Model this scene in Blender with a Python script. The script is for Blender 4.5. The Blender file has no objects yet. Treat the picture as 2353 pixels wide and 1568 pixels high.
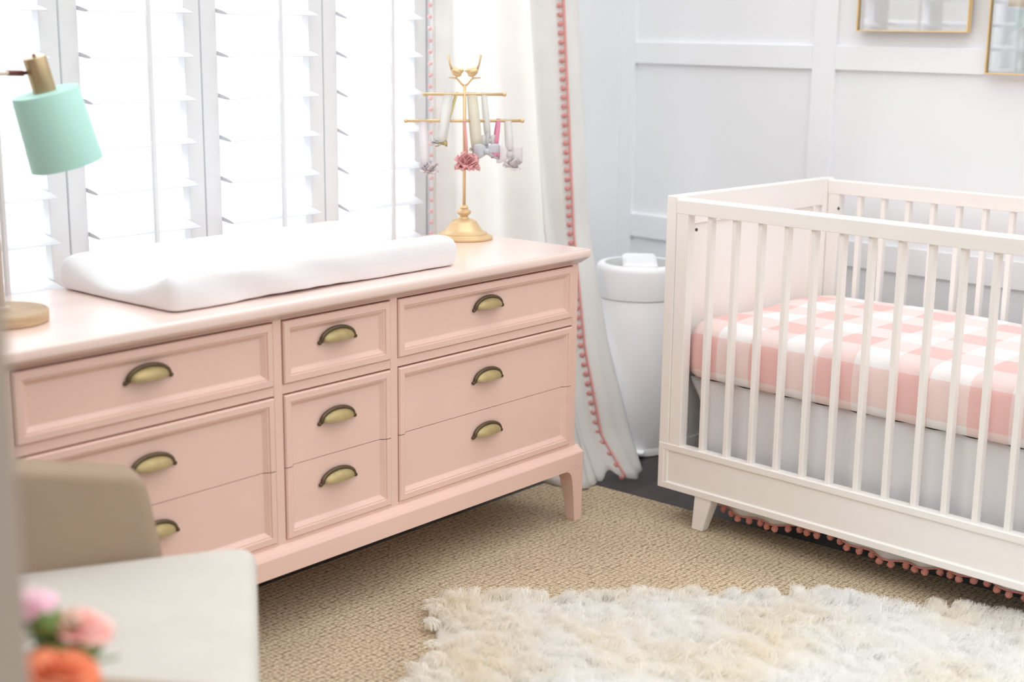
import bpy, math, random
import numpy as np
from mathutils import Matrix, Vector
random.seed(7)
rng = np.random.default_rng(11)
scn = bpy.context.scene
COL = scn.collection
PI = math.pi

# ------------------------------------------------------------------ helpers
def lin(r, g, b):
    f = lambda c: (c/255/12.92) if c/255 <= .04045 else ((c/255+.055)/1.055)**2.4
    return (f(r), f(g), f(b), 1)

class MB:
    """collects shapes and links them as one mesh object"""
    def __init__(s): s.v, s.f, s.m = [], [], []
    def add(s, vs, fs, m=0):
        o = len(s.v); s.v += [tuple(p) for p in vs]
        s.f += [tuple(i+o for i in q) for q in fs]; s.m += [m]*len(fs); return s
    def box(s, x0, x1, y0, y1, z0, z1, m=0):
        x0, x1 = min(x0, x1), max(x0, x1); y0, y1 = min(y0, y1), max(y0, y1)
        return s.add([(x, y, z) for z in (z0, z1) for y in (y0, y1) for x in (x0, x1)],
                     [(0,2,3,1),(4,5,7,6),(0,1,5,4),(2,6,7,3),(0,4,6,2),(1,3,7,5)], m)
    def loft(s, rings, m=0, caps=(True, True), close=True):
        n = len(rings[0]); vs = [p for r in rings for p in r]; fs = []
        for k in range(len(rings)-1):
            for i in range(n if close else n-1):
                j = (i+1) % n
                fs.append((k*n+i, k*n+j, (k+1)*n+j, (k+1)*n+i))
        if caps[0]: fs.append(tuple(range(n-1, -1, -1)))
        if caps[1]: fs.append(tuple((len(rings)-1)*n+i for i in range(n)))
        return s.add(vs, fs, m)
    def tube(s, path, r, n=10, m=0, caps=True, flat=1.0):
        path = [Vector(p) for p in path]; rs = r if isinstance(r, (list, tuple)) else [r]*len(path)
        rings, up = [], None
        for i, p in enumerate(path):
            t = (path[min(i+1, len(path)-1)] - path[max(i-1, 0)]).normalized()
            if up is None:
                up = Vector((0,0,1)) if abs(t.z) < .9 else Vector((0,1,0))
            a = t.cross(up)
            if a.length < 1e-6: a = t.cross(Vector((1,0,0)))
            a.normalize(); b = a.cross(t).normalized(); up = b
            rings.append([p + a*(math.cos(2*PI*k/n)*rs[i]) + b*(math.sin(2*PI*k/n)*rs[i]*flat) for k in range(n)])
        return s.loft(rings, m, (caps, caps))
    def lathe(s, prof, c=(0,0,0), n=32, M=None, m=0, caps=(True, True)):
        rings = []
        for r, z in prof:
            ring = [Vector((r*math.cos(2*PI*k/n), r*math.sin(2*PI*k/n), z)) for k in range(n)]
            if M is not None: ring = [M @ p for p in ring]
            rings.append([p + Vector(c) for p in ring])
        return s.loft(rings, m, caps)
    def ball(s, c, r, n=12, k=8, m=0, sc=(1,1,1), M=None):
        rings = []
        for j in range(1, k):
            a = PI*j/k - PI/2
            ring = [Vector((r*sc[0]*math.cos(a)*math.cos(2*PI*i/n), r*sc[1]*math.cos(a)*math.sin(2*PI*i/n), r*sc[2]*math.sin(a))) for i in range(n)]
            if M is not None: ring = [M @ p for p in ring]
            rings.append([p + Vector(c) for p in ring])
        return s.loft(rings, m)
    def grid(s, rows, m=0, flip=False):
        n = len(rows[0]); fs = []
        for k in range(len(rows)-1):
            for i in range(n-1):
                q = (k*n+i, k*n+i+1, (k+1)*n+i+1, (k+1)*n+i)
                fs.append(q[::-1] if flip else q)
        return s.add([p for r in rows for p in r], fs, m)
    def build(s, name, mats, parent=None, smooth=False, bevel=0, seg=2, local=False, auto=None, sub=0, solid=0):
        mats = mats if isinstance(mats, (list, tuple)) else [mats]
        me = bpy.data.meshes.new(name)
        vs = s.v
        loc = None
        if not local:
            if parent is not None:
                Mi = ROOT[parent.name].inverted(); vs = [Mi @ Vector(p) for p in vs]
            else:
                xs, ys, zs = zip(*vs)
                loc = Vector(((min(xs)+max(xs))/2, (min(ys)+max(ys))/2, min(zs)))
                vs = [Vector(p)-loc for p in vs]
        me.from_pydata([tuple(p) for p in vs], [], s.f)
        for mt in mats: me.materials.append(mt)
        me.polygons.foreach_set('material_index', s.m)
        me.validate(); 
        if smooth: me.polygons.foreach_set('use_smooth', [True]*len(me.polygons))
        me.update()
        o = bpy.data.objects.new(name, me); COL.objects.link(o)
        if parent is not None:
            o.parent = parent; ROOT[o.name] = ROOT[parent.name]
        elif loc is not None:
            o.location = loc; ROOT[o.name] = Matrix.Translation(loc)
        if solid:
            md = o.modifiers.new('Solidify', 'SOLIDIFY'); md.thickness = solid; md.offset = 0
        if bevel:
            md = o.modifiers.new('Bevel', 'BEVEL'); md.width = bevel; md.segments = seg
            md.limit_method = 'ANGLE'; md.angle_limit = math.radians(40)
        if sub:
            md = o.modifiers.new('Subdivision', 'SUBSURF'); md.levels = sub; md.render_levels = sub
        if auto:
            try:
                me.set_sharp_from_angle(angle=math.radians(auto))
            except Exception: pass
        return o

ROOT = {}
def thing(name, label, cat, loc=(0,0,0), rotz=0, group=None):
    o = bpy.data.objects.new(name, None); COL.objects.link(o)
    o.location = loc; o.rotation_euler = (0,0,rotz); o.empty_display_size = .05
    ROOT[o.name] = Matrix.Translation(Vector(loc)) @ Matrix.Rotation(rotz, 4, 'Z')
    tag(o, label, cat, group); return o
def tag(o, label=None, cat=None, group=None, kind=None):
    if label: o['label'] = label
    if cat: o['category'] = cat
    if group: o['group'] = group
    if kind: o['kind'] = kind
    return o
def struct(o): o['kind'] = 'structure'; return o
def dup(o, parent=None, loc=None, label=None):
    c = o.copy(); COL.objects.link(c)
    if parent is not None: c.parent = parent; ROOT[c.name] = ROOT[parent.name]
    if loc is not None: c.location = loc
    if label: c['label'] = label
    return c

# ------------------------------------------------------------------ materials
def new_mat(name):
    m = bpy.data.materials.new(name); m.use_nodes = True
    nt = m.node_tree; return m, nt, nt.nodes['Principled BSDF']
def N(nt, t, **k):
    n = nt.nodes.new(t)
    for a, b in k.items():
        if a in n.inputs: n.inputs[a].default_value = b
        else: setattr(n, a, b)
    return n
def ramp(nt, fac, stops):
    r = nt.nodes.new('ShaderNodeValToRGB'); el = r.color_ramp.elements
    while len(el) < len(stops): el.new(.5)
    for e, (p, c) in zip(el, stops): e.position = p; e.color = c
    nt.links.new(fac, r.inputs['Fac']); return r
def paint(name, rgb, rough=.45, var=.03, scale=6, metal=0, bump=.02, bscale=60, spec=.5, sheen=0):
    m, nt, b = new_mat(name); L = nt.links
    tc = N(nt, 'ShaderNodeTexCoord'); no = N(nt, 'ShaderNodeTexNoise', Scale=scale, Detail=3.0)
    L.new(tc.outputs['Object'], no.inputs['Vector'])
    c = lin(*rgb); d = tuple(x*(1-var) for x in c[:3])+(1,); e = tuple(min(1, x*(1+var)) for x in c[:3])+(1,)
    r = ramp(nt, no.outputs['Fac'], [(.3, d), (.7, e)])
    L.new(r.outputs['Color'], b.inputs['Base Color'])
    b.inputs['Roughness'].default_value = rough; b.inputs['Metallic'].default_value = metal
    b.inputs['Specular IOR Level'].default_value = spec
    if sheen: b.inputs['Sheen Weight'].default_value = sheen
    if bump:
        n2 = N(nt, 'ShaderNodeTexNoise', Scale=bscale, Detail=2.0); L.new(tc.outputs['Object'], n2.inputs['Vector'])
        bp = N(nt, 'ShaderNodeBump', Strength=bump, Distance=.01); L.new(n2.outputs['Fac'], bp.inputs['Height'])
        L.new(bp.outputs['Normal'], b.inputs['Normal'])
    return m
def cloth(name, rgb, trans=0, weave=500, bump=.12, var=.03):
    m, nt, b = new_mat(name); L = nt.links
    tc = N(nt, 'ShaderNodeTexCoord')
    w1 = N(nt, 'ShaderNodeTexWave', Scale=weave/6.28, Distortion=1.0, bands_direction='X'); w2 = N(nt, 'ShaderNodeTexWave', Scale=weave/6.28, Distortion=1.0, bands_direction='Z')
    mx = N(nt, 'ShaderNodeMath', operation='ADD'); no = N(nt, 'ShaderNodeTexNoise', Scale=9.0, Detail=4.0)
    for x in (w1, w2, no): L.new(tc.outputs['Object'], x.inputs['Vector'])
    L.new(w1.outputs['Fac'], mx.inputs[0]); L.new(w2.outputs['Fac'], mx.inputs[1])
    bp = N(nt, 'ShaderNodeBump', Strength=bump, Distance=.002); L.new(mx.outputs[0], bp.inputs['Height']); L.new(bp.outputs['Normal'], b.inputs['Normal'])
    c = lin(*rgb)
    r = ramp(nt, no.outputs['Fac'], [(.3, tuple(x*(1-var) for x in c[:3])+(1,)), (.7, tuple(min(1, x*(1+var)) for x in c[:3])+(1,))])
    L.new(r.outputs['Color'], b.inputs['Base Color']); b.inputs['Roughness'].default_value = .9
    b.inputs['Specular IOR Level'].default_value = .15
    if trans:
        t = N(nt, 'ShaderNodeBsdfTranslucent'); L.new(r.outputs['Color'], t.inputs['Color'])
        ms = N(nt, 'ShaderNodeMixShader', Fac=trans); out = nt.nodes['Material Output']
        L.new(b.outputs[0], ms.inputs[1]); L.new(t.outputs[0], ms.inputs[2]); L.new(ms.outputs[0], out.inputs['Surface'])
    return m
def glass(name):
    m, nt, b = new_mat(name); L = nt.links
    tr = N(nt, 'ShaderNodeBsdfTransparent'); gl = N(nt, 'ShaderNodeBsdfGlossy', Roughness=.02)
    lw = N(nt, 'ShaderNodeLayerWeight', Blend=.5); pw = N(nt, 'ShaderNodeMath', operation='POWER'); pw.inputs[1].default_value = 4
    L.new(lw.outputs['Facing'], pw.inputs[0]); mu = N(nt, 'ShaderNodeMath', operation='MULTIPLY_ADD'); mu.inputs[1].default_value = .7; mu.inputs[2].default_value = .04
    L.new(pw.outputs[0], mu.inputs[0]); ms = N(nt, 'ShaderNodeMixShader')
    L.new(mu.outputs[0], ms.inputs[0]); L.new(tr.outputs[0], ms.inputs[1]); L.new(gl.outputs[0], ms.inputs[2])
    L.new(ms.outputs[0], nt.nodes['Material Output'].inputs['Surface']); return m
def jute(name):
    m, nt, b = new_mat(name); L = nt.links
    tc = N(nt, 'ShaderNodeTexCoord'); no = N(nt, 'ShaderNodeTexNoise', Scale=14.0, Detail=4.0)
    L.new(tc.outputs['Object'], no.inputs['Vector'])
    sc = N(nt, 'ShaderNodeVectorMath', operation='SCALE'); sc.inputs['Scale'].default_value = .016
    ad = N(nt, 'ShaderNodeVectorMath', operation='ADD')
    L.new(no.outputs['Color'], sc.inputs[0]); L.new(sc.outputs[0], ad.inputs[0]); L.new(tc.outputs['Object'], ad.inputs[1])
    mp = N(nt, 'ShaderNodeMapping'); mp.inputs['Scale'].default_value = (84, 132, 1); L.new(ad.outputs[0], mp.inputs['Vector'])
    vo = N(nt, 'ShaderNodeTexVoronoi', Scale=1.0, Randomness=.55); vo.voronoi_dimensions = '2D'; L.new(mp.outputs[0], vo.inputs['Vector'])
    wv = N(nt, 'ShaderNodeTexWave', Scale=1/(.0165*3.1416), Distortion=1.2, Detail=2.0, bands_direction='Y'); L.new(ad.outputs[0], wv.inputs['Vector'])
    n2 = N(nt, 'ShaderNodeTexNoise', Scale=240.0, Detail=3.0); L.new(tc.outputs['Object'], n2.inputs['Vector'])
    n3 = N(nt, 'ShaderNodeTexNoise', Scale=2.6, Detail=4.0); L.new(tc.outputs['Object'], n3.inputs['Vector'])
    h = N(nt, 'ShaderNodeMath', operation='MULTIPLY_ADD'); h.inputs[1].default_value = .22; L.new(wv.outputs['Fac'], h.inputs[0]); 
    iv = N(nt, 'ShaderNodeMath', operation='SUBTRACT'); iv.inputs[0].default_value = .95; L.new(vo.outputs['Distance'], iv.inputs[1]); L.new(iv.outputs[0], h.inputs[2])
    c1 = ramp(nt, h.outputs[0], [(.10, lin(116,101,80)), (.55, lin(180,164,141)), (1.0, lin(216,203,182))])
    r2 = ramp(nt, n2.outputs['Fac'], [(.3, (.74,.72,.68,1)), (.72, (1.18,1.16,1.1,1))])
    r3 = ramp(nt, n3.outputs['Fac'], [(.3, (.86,.86,.85,1)), (.7, (1.08,1.07,1.05,1))])
    a = N(nt, 'ShaderNodeMixRGB', blend_type='MULTIPLY', Fac=1.0); L.new(c1.outputs[0], a.inputs[1]); L.new(r2.outputs[0], a.inputs[2])
    a2 = N(nt, 'ShaderNodeMixRGB', blend_type='MULTIPLY', Fac=1.0); L.new(a.outputs[0], a2.inputs[1]); L.new(r3.outputs[0], a2.inputs[2])
    L.new(a2.outputs[0], b.inputs['Base Color']); b.inputs['Roughness'].default_value = .95; b.inputs['Specular IOR Level'].default_value = .1
    bp = N(nt, 'ShaderNodeBump', Strength=.6, Distance=.003); L.new(h.outputs[0], bp.inputs['Height']); L.new(bp.outputs['Normal'], b.inputs['Normal'])
    return m
def planks(name):
    m, nt, b = new_mat(name); L = nt.links
    tc = N(nt, 'ShaderNodeTexCoord')
    br = N(nt, 'ShaderNodeTexBrick', Scale=1.0); br.inputs['Brick Width'].default_value = 1.3; br.inputs['Row Height'].default_value = .12
    br.inputs['Mortar Size'].default_value = .002
    br.inputs['Color1'].default_value = lin(66,56,54); br.inputs['Color2'].default_value = lin(52,44,43); br.inputs['Mortar'].default_value = lin(18,15,14)
    L.new(tc.outputs['Object'], br.inputs['Vector'])
    mp = N(nt, 'ShaderNodeMapping'); mp.inputs['Scale'].default_value = (3, 60, 1); no = N(nt, 'ShaderNodeTexNoise', Scale=2.0, Detail=5.0)
    L.new(tc.outputs['Object'], mp.inputs['Vector']); L.new(mp.outputs[0], no.inputs['Vector'])
    r = ramp(nt, no.outputs['Fac'], [(.3, (.75,.75,.75,1)), (.7, (1.15,1.12,1.1,1))])
    a = N(nt, 'ShaderNodeMixRGB', blend_type='MULTIPLY', Fac=1.0); L.new(br.outputs['Color'], a.inputs[1]); L.new(r.outputs[0], a.inputs[2])
    L.new(a.outputs[0], b.inputs['Base Color']); b.inputs['Roughness'].default_value = .45
    return m
def wood(name, c1, c2, sc=(4,4,60)):
    m, nt, b = new_mat(name); L = nt.links
    tc = N(nt, 'ShaderNodeTexCoord'); mp = N(nt, 'ShaderNodeMapping'); mp.inputs['Scale'].default_value = sc
    no = N(nt, 'ShaderNodeTexNoise', Scale=3.0, Detail=5.0); L.new(tc.outputs['Object'], mp.inputs['Vector']); L.new(mp.outputs[0], no.inputs['Vector'])
    r = ramp(nt, no.outputs['Fac'], [(.3, lin(*c1)), (.7, lin(*c2))]); L.new(r.outputs[0], b.inputs['Base Color']); b.inputs['Roughness'].default_value = .5
    return m
def gingham(name, band=.1):
    """buffalo check that runs over the top and down the sides of the mattress"""
    m, nt, b = new_mat(name); L = nt.links
    tc = N(nt, 'ShaderNodeTexCoord'); sp = N(nt, 'ShaderNodeSeparateXYZ'); L.new(tc.outputs['Object'], sp.inputs[0])
    def sq(sock, off):
        a = N(nt, 'ShaderNodeMath', operation='ADD'); a.inputs[1].default_value = off+20*band; L.new(sock, a.inputs[0])
        d = N(nt, 'ShaderNodeMath', operation='DIVIDE'); d.inputs[1].default_value = 2*band; L.new(a.outputs[0], d.inputs[0])
        f = N(nt, 'ShaderNodeMath', operation='FRACT'); L.new(d.outputs[0], f.inputs[0])
        g = N(nt, 'ShaderNodeMath', operation='GREATER_THAN'); g.inputs[1].default_value = .5; L.new(f.outputs[0], g.inputs[0]); return g
    xz = N(nt, 'ShaderNodeMath', operation='ADD'); L.new(sp.outputs['X'], xz.inputs[0]); L.new(sp.outputs['Z'], xz.inputs[1])
    g1 = sq(sp.outputs['Y'], -.0215); g2 = sq(xz.outputs[0], .0095)
    s = N(nt, 'ShaderNodeMath', operation='ADD'); L.new(g1.outputs[0], s.inputs[0]); L.new(g2.outputs[0], s.inputs[1])
    h = N(nt, 'ShaderNodeMath', operation='MULTIPLY'); h.inputs[1].default_value = .5; L.new(s.outputs[0], h.inputs[0])
    r = ramp(nt, h.outputs[0], [(0, lin(241,239,239)), (.5, lin(239,218,215)), (1, lin(236,194,190))])
    L.new(r.outputs[0], b.inputs['Base Color']); b.inputs['Roughness'].default_value = .9; b.inputs['Specular IOR Level'].default_value = .1
    no = N(nt, 'ShaderNodeTexNoise', Scale=7.0, Detail=2.0); L.new(tc.outputs['Object'], no.inputs['Vector'])
    bp = N(nt, 'ShaderNodeBump', Strength=.25, Distance=.02); L.new(no.outputs['Fac'], bp.inputs['Height']); L.new(bp.outputs['Normal'], b.inputs['Normal'])
    return m

M_wall = paint('wall_white_paint', (242,244,247), .6, .01, 2, bump=.01)
M_trim = paint('trim_white_paint', (244,246,249), .45, .01, 2, bump=.005)
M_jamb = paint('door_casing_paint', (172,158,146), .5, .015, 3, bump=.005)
M_floor = planks('dark_wood_planks')
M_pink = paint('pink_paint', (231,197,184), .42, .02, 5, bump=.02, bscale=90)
M_pinktop_glare = paint('pink_paint_glossy_top_glare', (246,222,213), .32, .02, 5, bump=.01, bscale=90, spec=1.0)  # dresser pink lightened: window glare put into the base colour
M_pinktop_glare.node_tree.nodes['Principled BSDF'].inputs['Coat Weight'].default_value = 1.0
M_pinktop_glare.node_tree.nodes['Principled BSDF'].inputs['Coat Roughness'].default_value = .22
M_crib = paint('crib_white_lacquer', (243,240,236), .38, .01, 4, bump=.005)
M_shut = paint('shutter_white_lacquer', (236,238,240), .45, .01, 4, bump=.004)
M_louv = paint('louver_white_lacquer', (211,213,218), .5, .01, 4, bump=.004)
M_brass = paint('aged_brass', (176,158,112), .48, .12, 40, metal=.45, bump=.05, bscale=200)
M_bronze = paint('dark_bronze_edge', (98,84,62), .45, .15, 60, metal=.6, bump=.05, bscale=200)
M_gold = paint('brushed_gold', (226,196,150), .36, .04, 20, metal=.4, bump=.02, bscale=200)
M_goldf = paint('gold_frame', (238,206,152), .32, .05, 20, metal=.35, bump=.01)
M_mint = paint('mint_enamel', (182,230,219), .5, .01, 5, bump=.003)
M_lampbrass = paint('lamp_brass', (190,168,132), .34, .06, 30, metal=.7, bump=.01)
M_brass_blown = paint('brass_blown_out', (226,206,192), .35, .04, 20, metal=.3, bump=.01)  # lamp brass blown out by light, the brightness put into the colour
M_armrod = paint('dark_copper_rod', (120,70,66), .35, .1, 30, metal=.5, bump=.01)
M_lampwood = wood('pale_oak', (176,148,114), (204,178,144))
M_pad = cloth('white_terry', (232,232,234), 0, 700, .1, .01)
M_curt = cloth('white_linen', (249,248,246), .5, 420, .1, .015)
M_skirt = cloth('white_voile', (252,252,254), .3, 900, .03, .01)
M_coral = cloth('coral_yarn', (252,192,188), .35, 900, .5, .06)
M_band = cloth('coral_ribbon', (250,196,190), .3, 900, .3, .04)
M_coral_washed = cloth('coral_yarn_washed_out', (254,226,226), .5, 900, .3, .05)  # window-side pompoms: overexposure from the window put into a paler coral
M_coral2 = cloth('coral_wool', (248,172,158), .1, 900, .5, .06)
M_sheet = gingham('pink_buffalo_check')
M_chair = cloth('beige_linen', (205,201,193), 0, 900, .3, .03)
M_chair_shaded = cloth('beige_linen_shaded', (166,146,127), 0, 900, .3, .04)  # same beige linen, with the shade on the arms put into the colour
M_legw = wood('dark_walnut', (70,48,34), (104,74,52))
M_jute = jute('woven_jute')
M_pail = paint('white_plastic', (245,246,249), .4, .01, 3, bump=.003)
M_grey = paint('grey_plastic', (178,180,178), .5, .02, 5, bump=.003)
M_dark = paint('dark_metal', (70,66,64), .5, .05, 8, bump=.01)
M_glass = glass('clear_glass'); M_fglass = glass('picture_glass')
for n_ in M_fglass.node_tree.nodes:
    if n_.type == 'MATH' and n_.operation == 'MULTIPLY_ADD': n_.inputs[2].default_value = .22
M_black = paint('black_rubber', (26,25,26), .6, .05, 8, bump=.01)
M_wplast = paint('white_plug_plastic', (235,236,240), .4, .01, 8, bump=.002)

# ------------------------------------------------------------------ the setting
CX, CY, YAW = .1439, -.1749, -.0684           # crib corner and the small turn of the crib wall
CM = Matrix.Translation((CX, CY, 0)) @ Matrix.Rotation(YAW, 4, 'Z')
def cw(x, y, z): return CM @ Vector((x, y, z))

mb = MB().box(-4.2, 2.2, -3.6, 2.0, -.10, -.012); struct(mb.build('floor', M_floor))

# wall behind the crib: field set back, battens standing 12 mm proud
WX = .876
mb = MB(); mb.add([cw(WX+a, b, c) for c in (-.012, 2.6) for b in (-2.6, .93) for a in (0, .12)],
                  [(0,2,3,1),(4,5,7,6),(0,1,5,4),(2,6,7,3),(0,4,6,2),(1,3,7,5)])
struct(mb.build('wall_right', M_wall))
def wbox(m, y0, y1, z0, z1, t=.013):
    m.add([cw(WX-t+a, b, c) for c in (z0, z1) for b in (y0, y1) for a in (0, t+.002)],
          [(0,2,3,1),(4,5,7,6),(0,1,5,4),(2,6,7,3),(0,4,6,2),(1,3,7,5)])
k = 1
for y0, y1 in ((.838, .925), (.062, .143), (-.72, -.64), (-1.50, -1.42), (-2.28, -2.20)):
    m = MB(); wbox(m, y0, y1, .09, 2.6); struct(m.build('trim_%d' % k, M_trim, bevel=.002)); k += 1
for z0, z1 in ((.604, .683), (1.190, 1.261), (1.77, 1.85)):
    m = MB()
    for y0, y1 in ((.143, .838), (-.64, .062), (-1.42, -.72), (-2.2, -1.5)): wbox(m, y0, y1, z0, z1, .0128)
    struct(m.build('trim_%d' % k, M_trim, bevel=.002)); k += 1
m = MB(); wbox(m, -2.6, .92, -.012, .09, .018); struct(m.build('baseboard_right', M_trim, bevel=.003))

# window wall with its opening
WY = .662
WX0, WX1, WZ0, WZ1 = -1.58, .32, .50, 2.25
m = MB().box(-2.47, WX0, WY, WY+.14, -.012, 3.4).box(WX1, 1.20, WY, WY+.14, -.012, 3.4)
m.box(WX0, WX1, WY, WY+.14, -.012, WZ0).box(WX0, WX1, WY, WY+.14, WZ1, 3.4)
struct(m.build('wall_back', M_wall))
m = MB().box(-2.47, 1.0, WY-.018, WY, -.012, .10); struct(m.build('baseboard_back', M_trim, bevel=.003))
# left wall that ends at the doorway, and its casing
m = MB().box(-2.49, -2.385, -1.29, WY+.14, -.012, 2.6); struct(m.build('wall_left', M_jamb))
m = MB().box(-2.505, -2.372, -1.307, -1.285, -.012, 2.3); m.box(-2.505, -2.49, -1.285, -1.2, -.012, 2.3).box(-2.385, -2.372, -1.285, -1.2, -.012, 2.3)
struct(m.build('trim_%d' % k, M_jamb, bevel=.003)); k += 1

# window: frame, sashes, panes
wr = bpy.data.objects.new('window_1', None); COL.objects.link(wr); wr.location = ((WX0+WX1)/2, WY, WZ0); struct(wr)
ROOT[wr.name] = Matrix.Translation(wr.location)
m = MB().box(WX0-.06, WX0, WY-.10, WY, WZ0-.06, WZ1+.06).box(.040, .095, WY-.085, WY-.035, WZ0-.06, WZ1+.06)
m.box(WX0, .095, WY-.085, WY, WZ0-.06, WZ0).box(WX0, .095, WY-.085, WY, WZ1, WZ1+.06)
m.build('window_frame', M_shut, wr, bevel=.003)
m = MB()
for x in (WX0, WX1-.045): m.box(x, x+.045, WY+.07, WY+.11, WZ0, WZ1)
for z in (WZ0, WZ1-.045): m.box(WX0, WX1, WY+.072, WY+.108, z, z+.045)
m.build('window_sash', M_shut, wr, bevel=.003)
for a, b in ((WX0+.045, WX1-.045),):
    MB().box(a, b, WY+.088, WY+.092, WZ0+.045, WZ1-.045).build('window_pane', M_glass, wr)

# ------------------------------------------------------------------ plantation shutters
SY = .60
LZ0, LP = 1.331, .1015
names = ['plantation shutter panel at the far left, half behind the mint lamp',
         'plantation shutter panel right of the mint lamp, above the left end of the pad',
         'plantation shutter panel above the middle of the white pad',
         'plantation shutter panel beside the curtain, behind the gold headband stand']
edges = [-1.515, -1.1275, -.7445, -.352, .038]
rods = [-1.32, -.930, -.540, -.150]
for i in range(4):
    x0, x1 = edges[i]+.0022, edges[i+1]-.0022
    t = thing('shutter_panel', names[i], 'shutter', ((x0+x1)/2, SY, .52), 0, 'plantation shutters across the window')
    st = .046
    m = MB().box(x0, x0+st, SY-.014, SY+.014, .52, 2.23).box(x1-st, x1, SY-.014, SY+.014, .52, 2.23)
    m.box(x0+st, x1-st, SY-.012, SY+.012, .52, .60).box(x0+st, x1-st, SY-.012, SY+.012, 2.15, 2.23)
    m.build('panel_frame', M_shut, t, bevel=.002)
    tilt = math.radians((-9, -9, -10, -17)[i])
    for kz in range(-7, 7):
        z = LZ0 + .006 - LP*kz
        if z < .64 or z > 2.12: continue
        rings = []
        for x in (x0+st+.002, x1-st-.002):
            rg = []
            for a in range(14):
                u, w = .054*math.cos(2*PI*a/14), .0055*math.sin(2*PI*a/14)
                rg.append((x, SY-.003+u*math.cos(tilt)-w*math.sin(tilt), z-u*math.sin(tilt)+w*math.cos(tilt)))
            rings.append(rg)
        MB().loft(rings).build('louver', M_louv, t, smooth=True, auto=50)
    MB().box(rods[i]-.005, rods[i]+.005, SY-.072, SY-.062, .66, 2.1).build('tilt_rod', M_shut, t, bevel=.002)

# ------------------------------------------------------------------ rugs
m = MB().box(-2.3, .272, -2.5, .252, -.0118, 0)
tag(m.build('jute_rug', M_jute, bevel=.004), 'flat woven natural jute rug covering the dark floor', 'rug')

# ------------------------------------------------------------------ dresser
XL, XR = -1.653, 0.0
dr = thing('dresser', 'wide pink painted dresser with nine drawers and brass cup pulls', 'dresser', ((XL+XR)/2, .22, 0))
YB = .445
m = MB()
m.box(XL, XL+.018, .012, YB, .15, .705).box(XR-.018, XR, .012, YB, .15, .705).box(XL, XR, YB-.012, YB, .15, .705).box(XL, XR, .03, YB, .15, .19)
xs = [(-1.653, -1.6302), (-1.033, -1.0103), (-.6907, -.6683), (-.0225, 0)]
for a, b in xs: m.box(a, b, 0, .03, .19, .712)
cols = [(-1.6302, -1.033), (-1.0103, -.6907), (-.6683, -.0225)]
for a, b in cols:
    m.box(a, b, .0005, .03, .700, .712).box(a, b, .0005, .03, .5397, .5603).box(a, b, .0005, .03, .19, .2137)
    m.box(a, b, .05, .056, .2137, .700)
m.build('carcase', M_pink, dr, bevel=.0012)
# top slab with a coved underside
rings = []
for z, o in ((.704, .005), (.710, .011), (.716, .0185), (.721, .0222), (.731, .023), (.737, .0225), (.7405, .019), (.741, .014)):
    rings.append([(XL-o, -o, z), (XR+o, -o, z), (XR+o, YB+.005, z), (XL-o, YB+.005, z)])
MB().loft(rings).build('dresser_top', M_pinktop_glare, dr, smooth=True, auto=60)
# plinth rail
prof = [(-.020, .1468), (-.020, .189), (-.018, .193), (-.012, .1955), (0, .2065), (.02, .2065), (.02, .1468)]
m = MB().loft([[(x, y, z) for y, z in prof] for x in (XL-.014, XR+.014)])
for s, x in ((-1, XL), (1, XR)):
    pr = [(x+s*.014, .1468), (x+s*.014, .189), (x+s*.012, .193), (x+s*.006, .1955), (x, .2065), (x-s*.02, .2065), (x-s*.02, .1468)]
    m.loft([[(a, y, z) for a, z in pr] for y in (.02, YB)])
m.box(XL, XR, YB-.02, YB, .1468, .2)
m.build('plinth', M_pink, dr, bevel=.001)
for sx in (0, 1):
    for sy in (0, 1):
        rings = []
        for z, a, b in ((0, .031, .001), (.06, .0365, .0005), (.115, .044, 0), (.132, .049, 0), (.141, .057, 0), (.1467, .070, 0)):
            X = (XR+.0135-a, XR+.0135-b) if sx else (XL-.0135+b, XL-.0135+a)
            Y = (YB-a, YB-b) if sy else (-.0198+b, -.0198+a)
            rings.append([(X[0], Y[0], z), (X[1], Y[0], z), (X[1], Y[1], z), (X[0], Y[1], z)])
        MB().loft(rings).build('leg', M_pink, dr, bevel=.001)

def front(m, x0, x1, z0, z1, T=1, B=1, yo=0):
    pr = [(0, .014), (0, -.0015), (.0025, -.0045), (.0150, -.0045), (.0165, -.0015), (.0195, -.0015), (.0215, .0005), (.0275, .0058), (.029, .0066)]
    rings = [[(x0+d, y+yo, z0+d*B), (x1-d, y+yo, z0+d*B), (x1-d, y+yo, z1-d*T), (x0+d, y+yo, z1-d*T)] for d, y in pr]
    n = len(rings); fs = []
    for k in range(n-1):
        for i in range(4):
            if (i == 0 and not B) or (i == 2 and not T): continue
            j = (i+1) % 4; fs.append((k*4+i, k*4+j, (k+1)*4+j, (k+1)*4+i))
    fs.append(tuple((n-1)*4+i for i in range(4)))
    m.add([p for q in rings for p in q], fs)
    for off, z, sg in ((not B, z0, 1), (not T, z1, -1)):      # closed end of a front that meets its twin
        if off: m.box(x0+.0285, x1-.0285, .0068+yo, .014, z, z+sg*.004)

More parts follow.
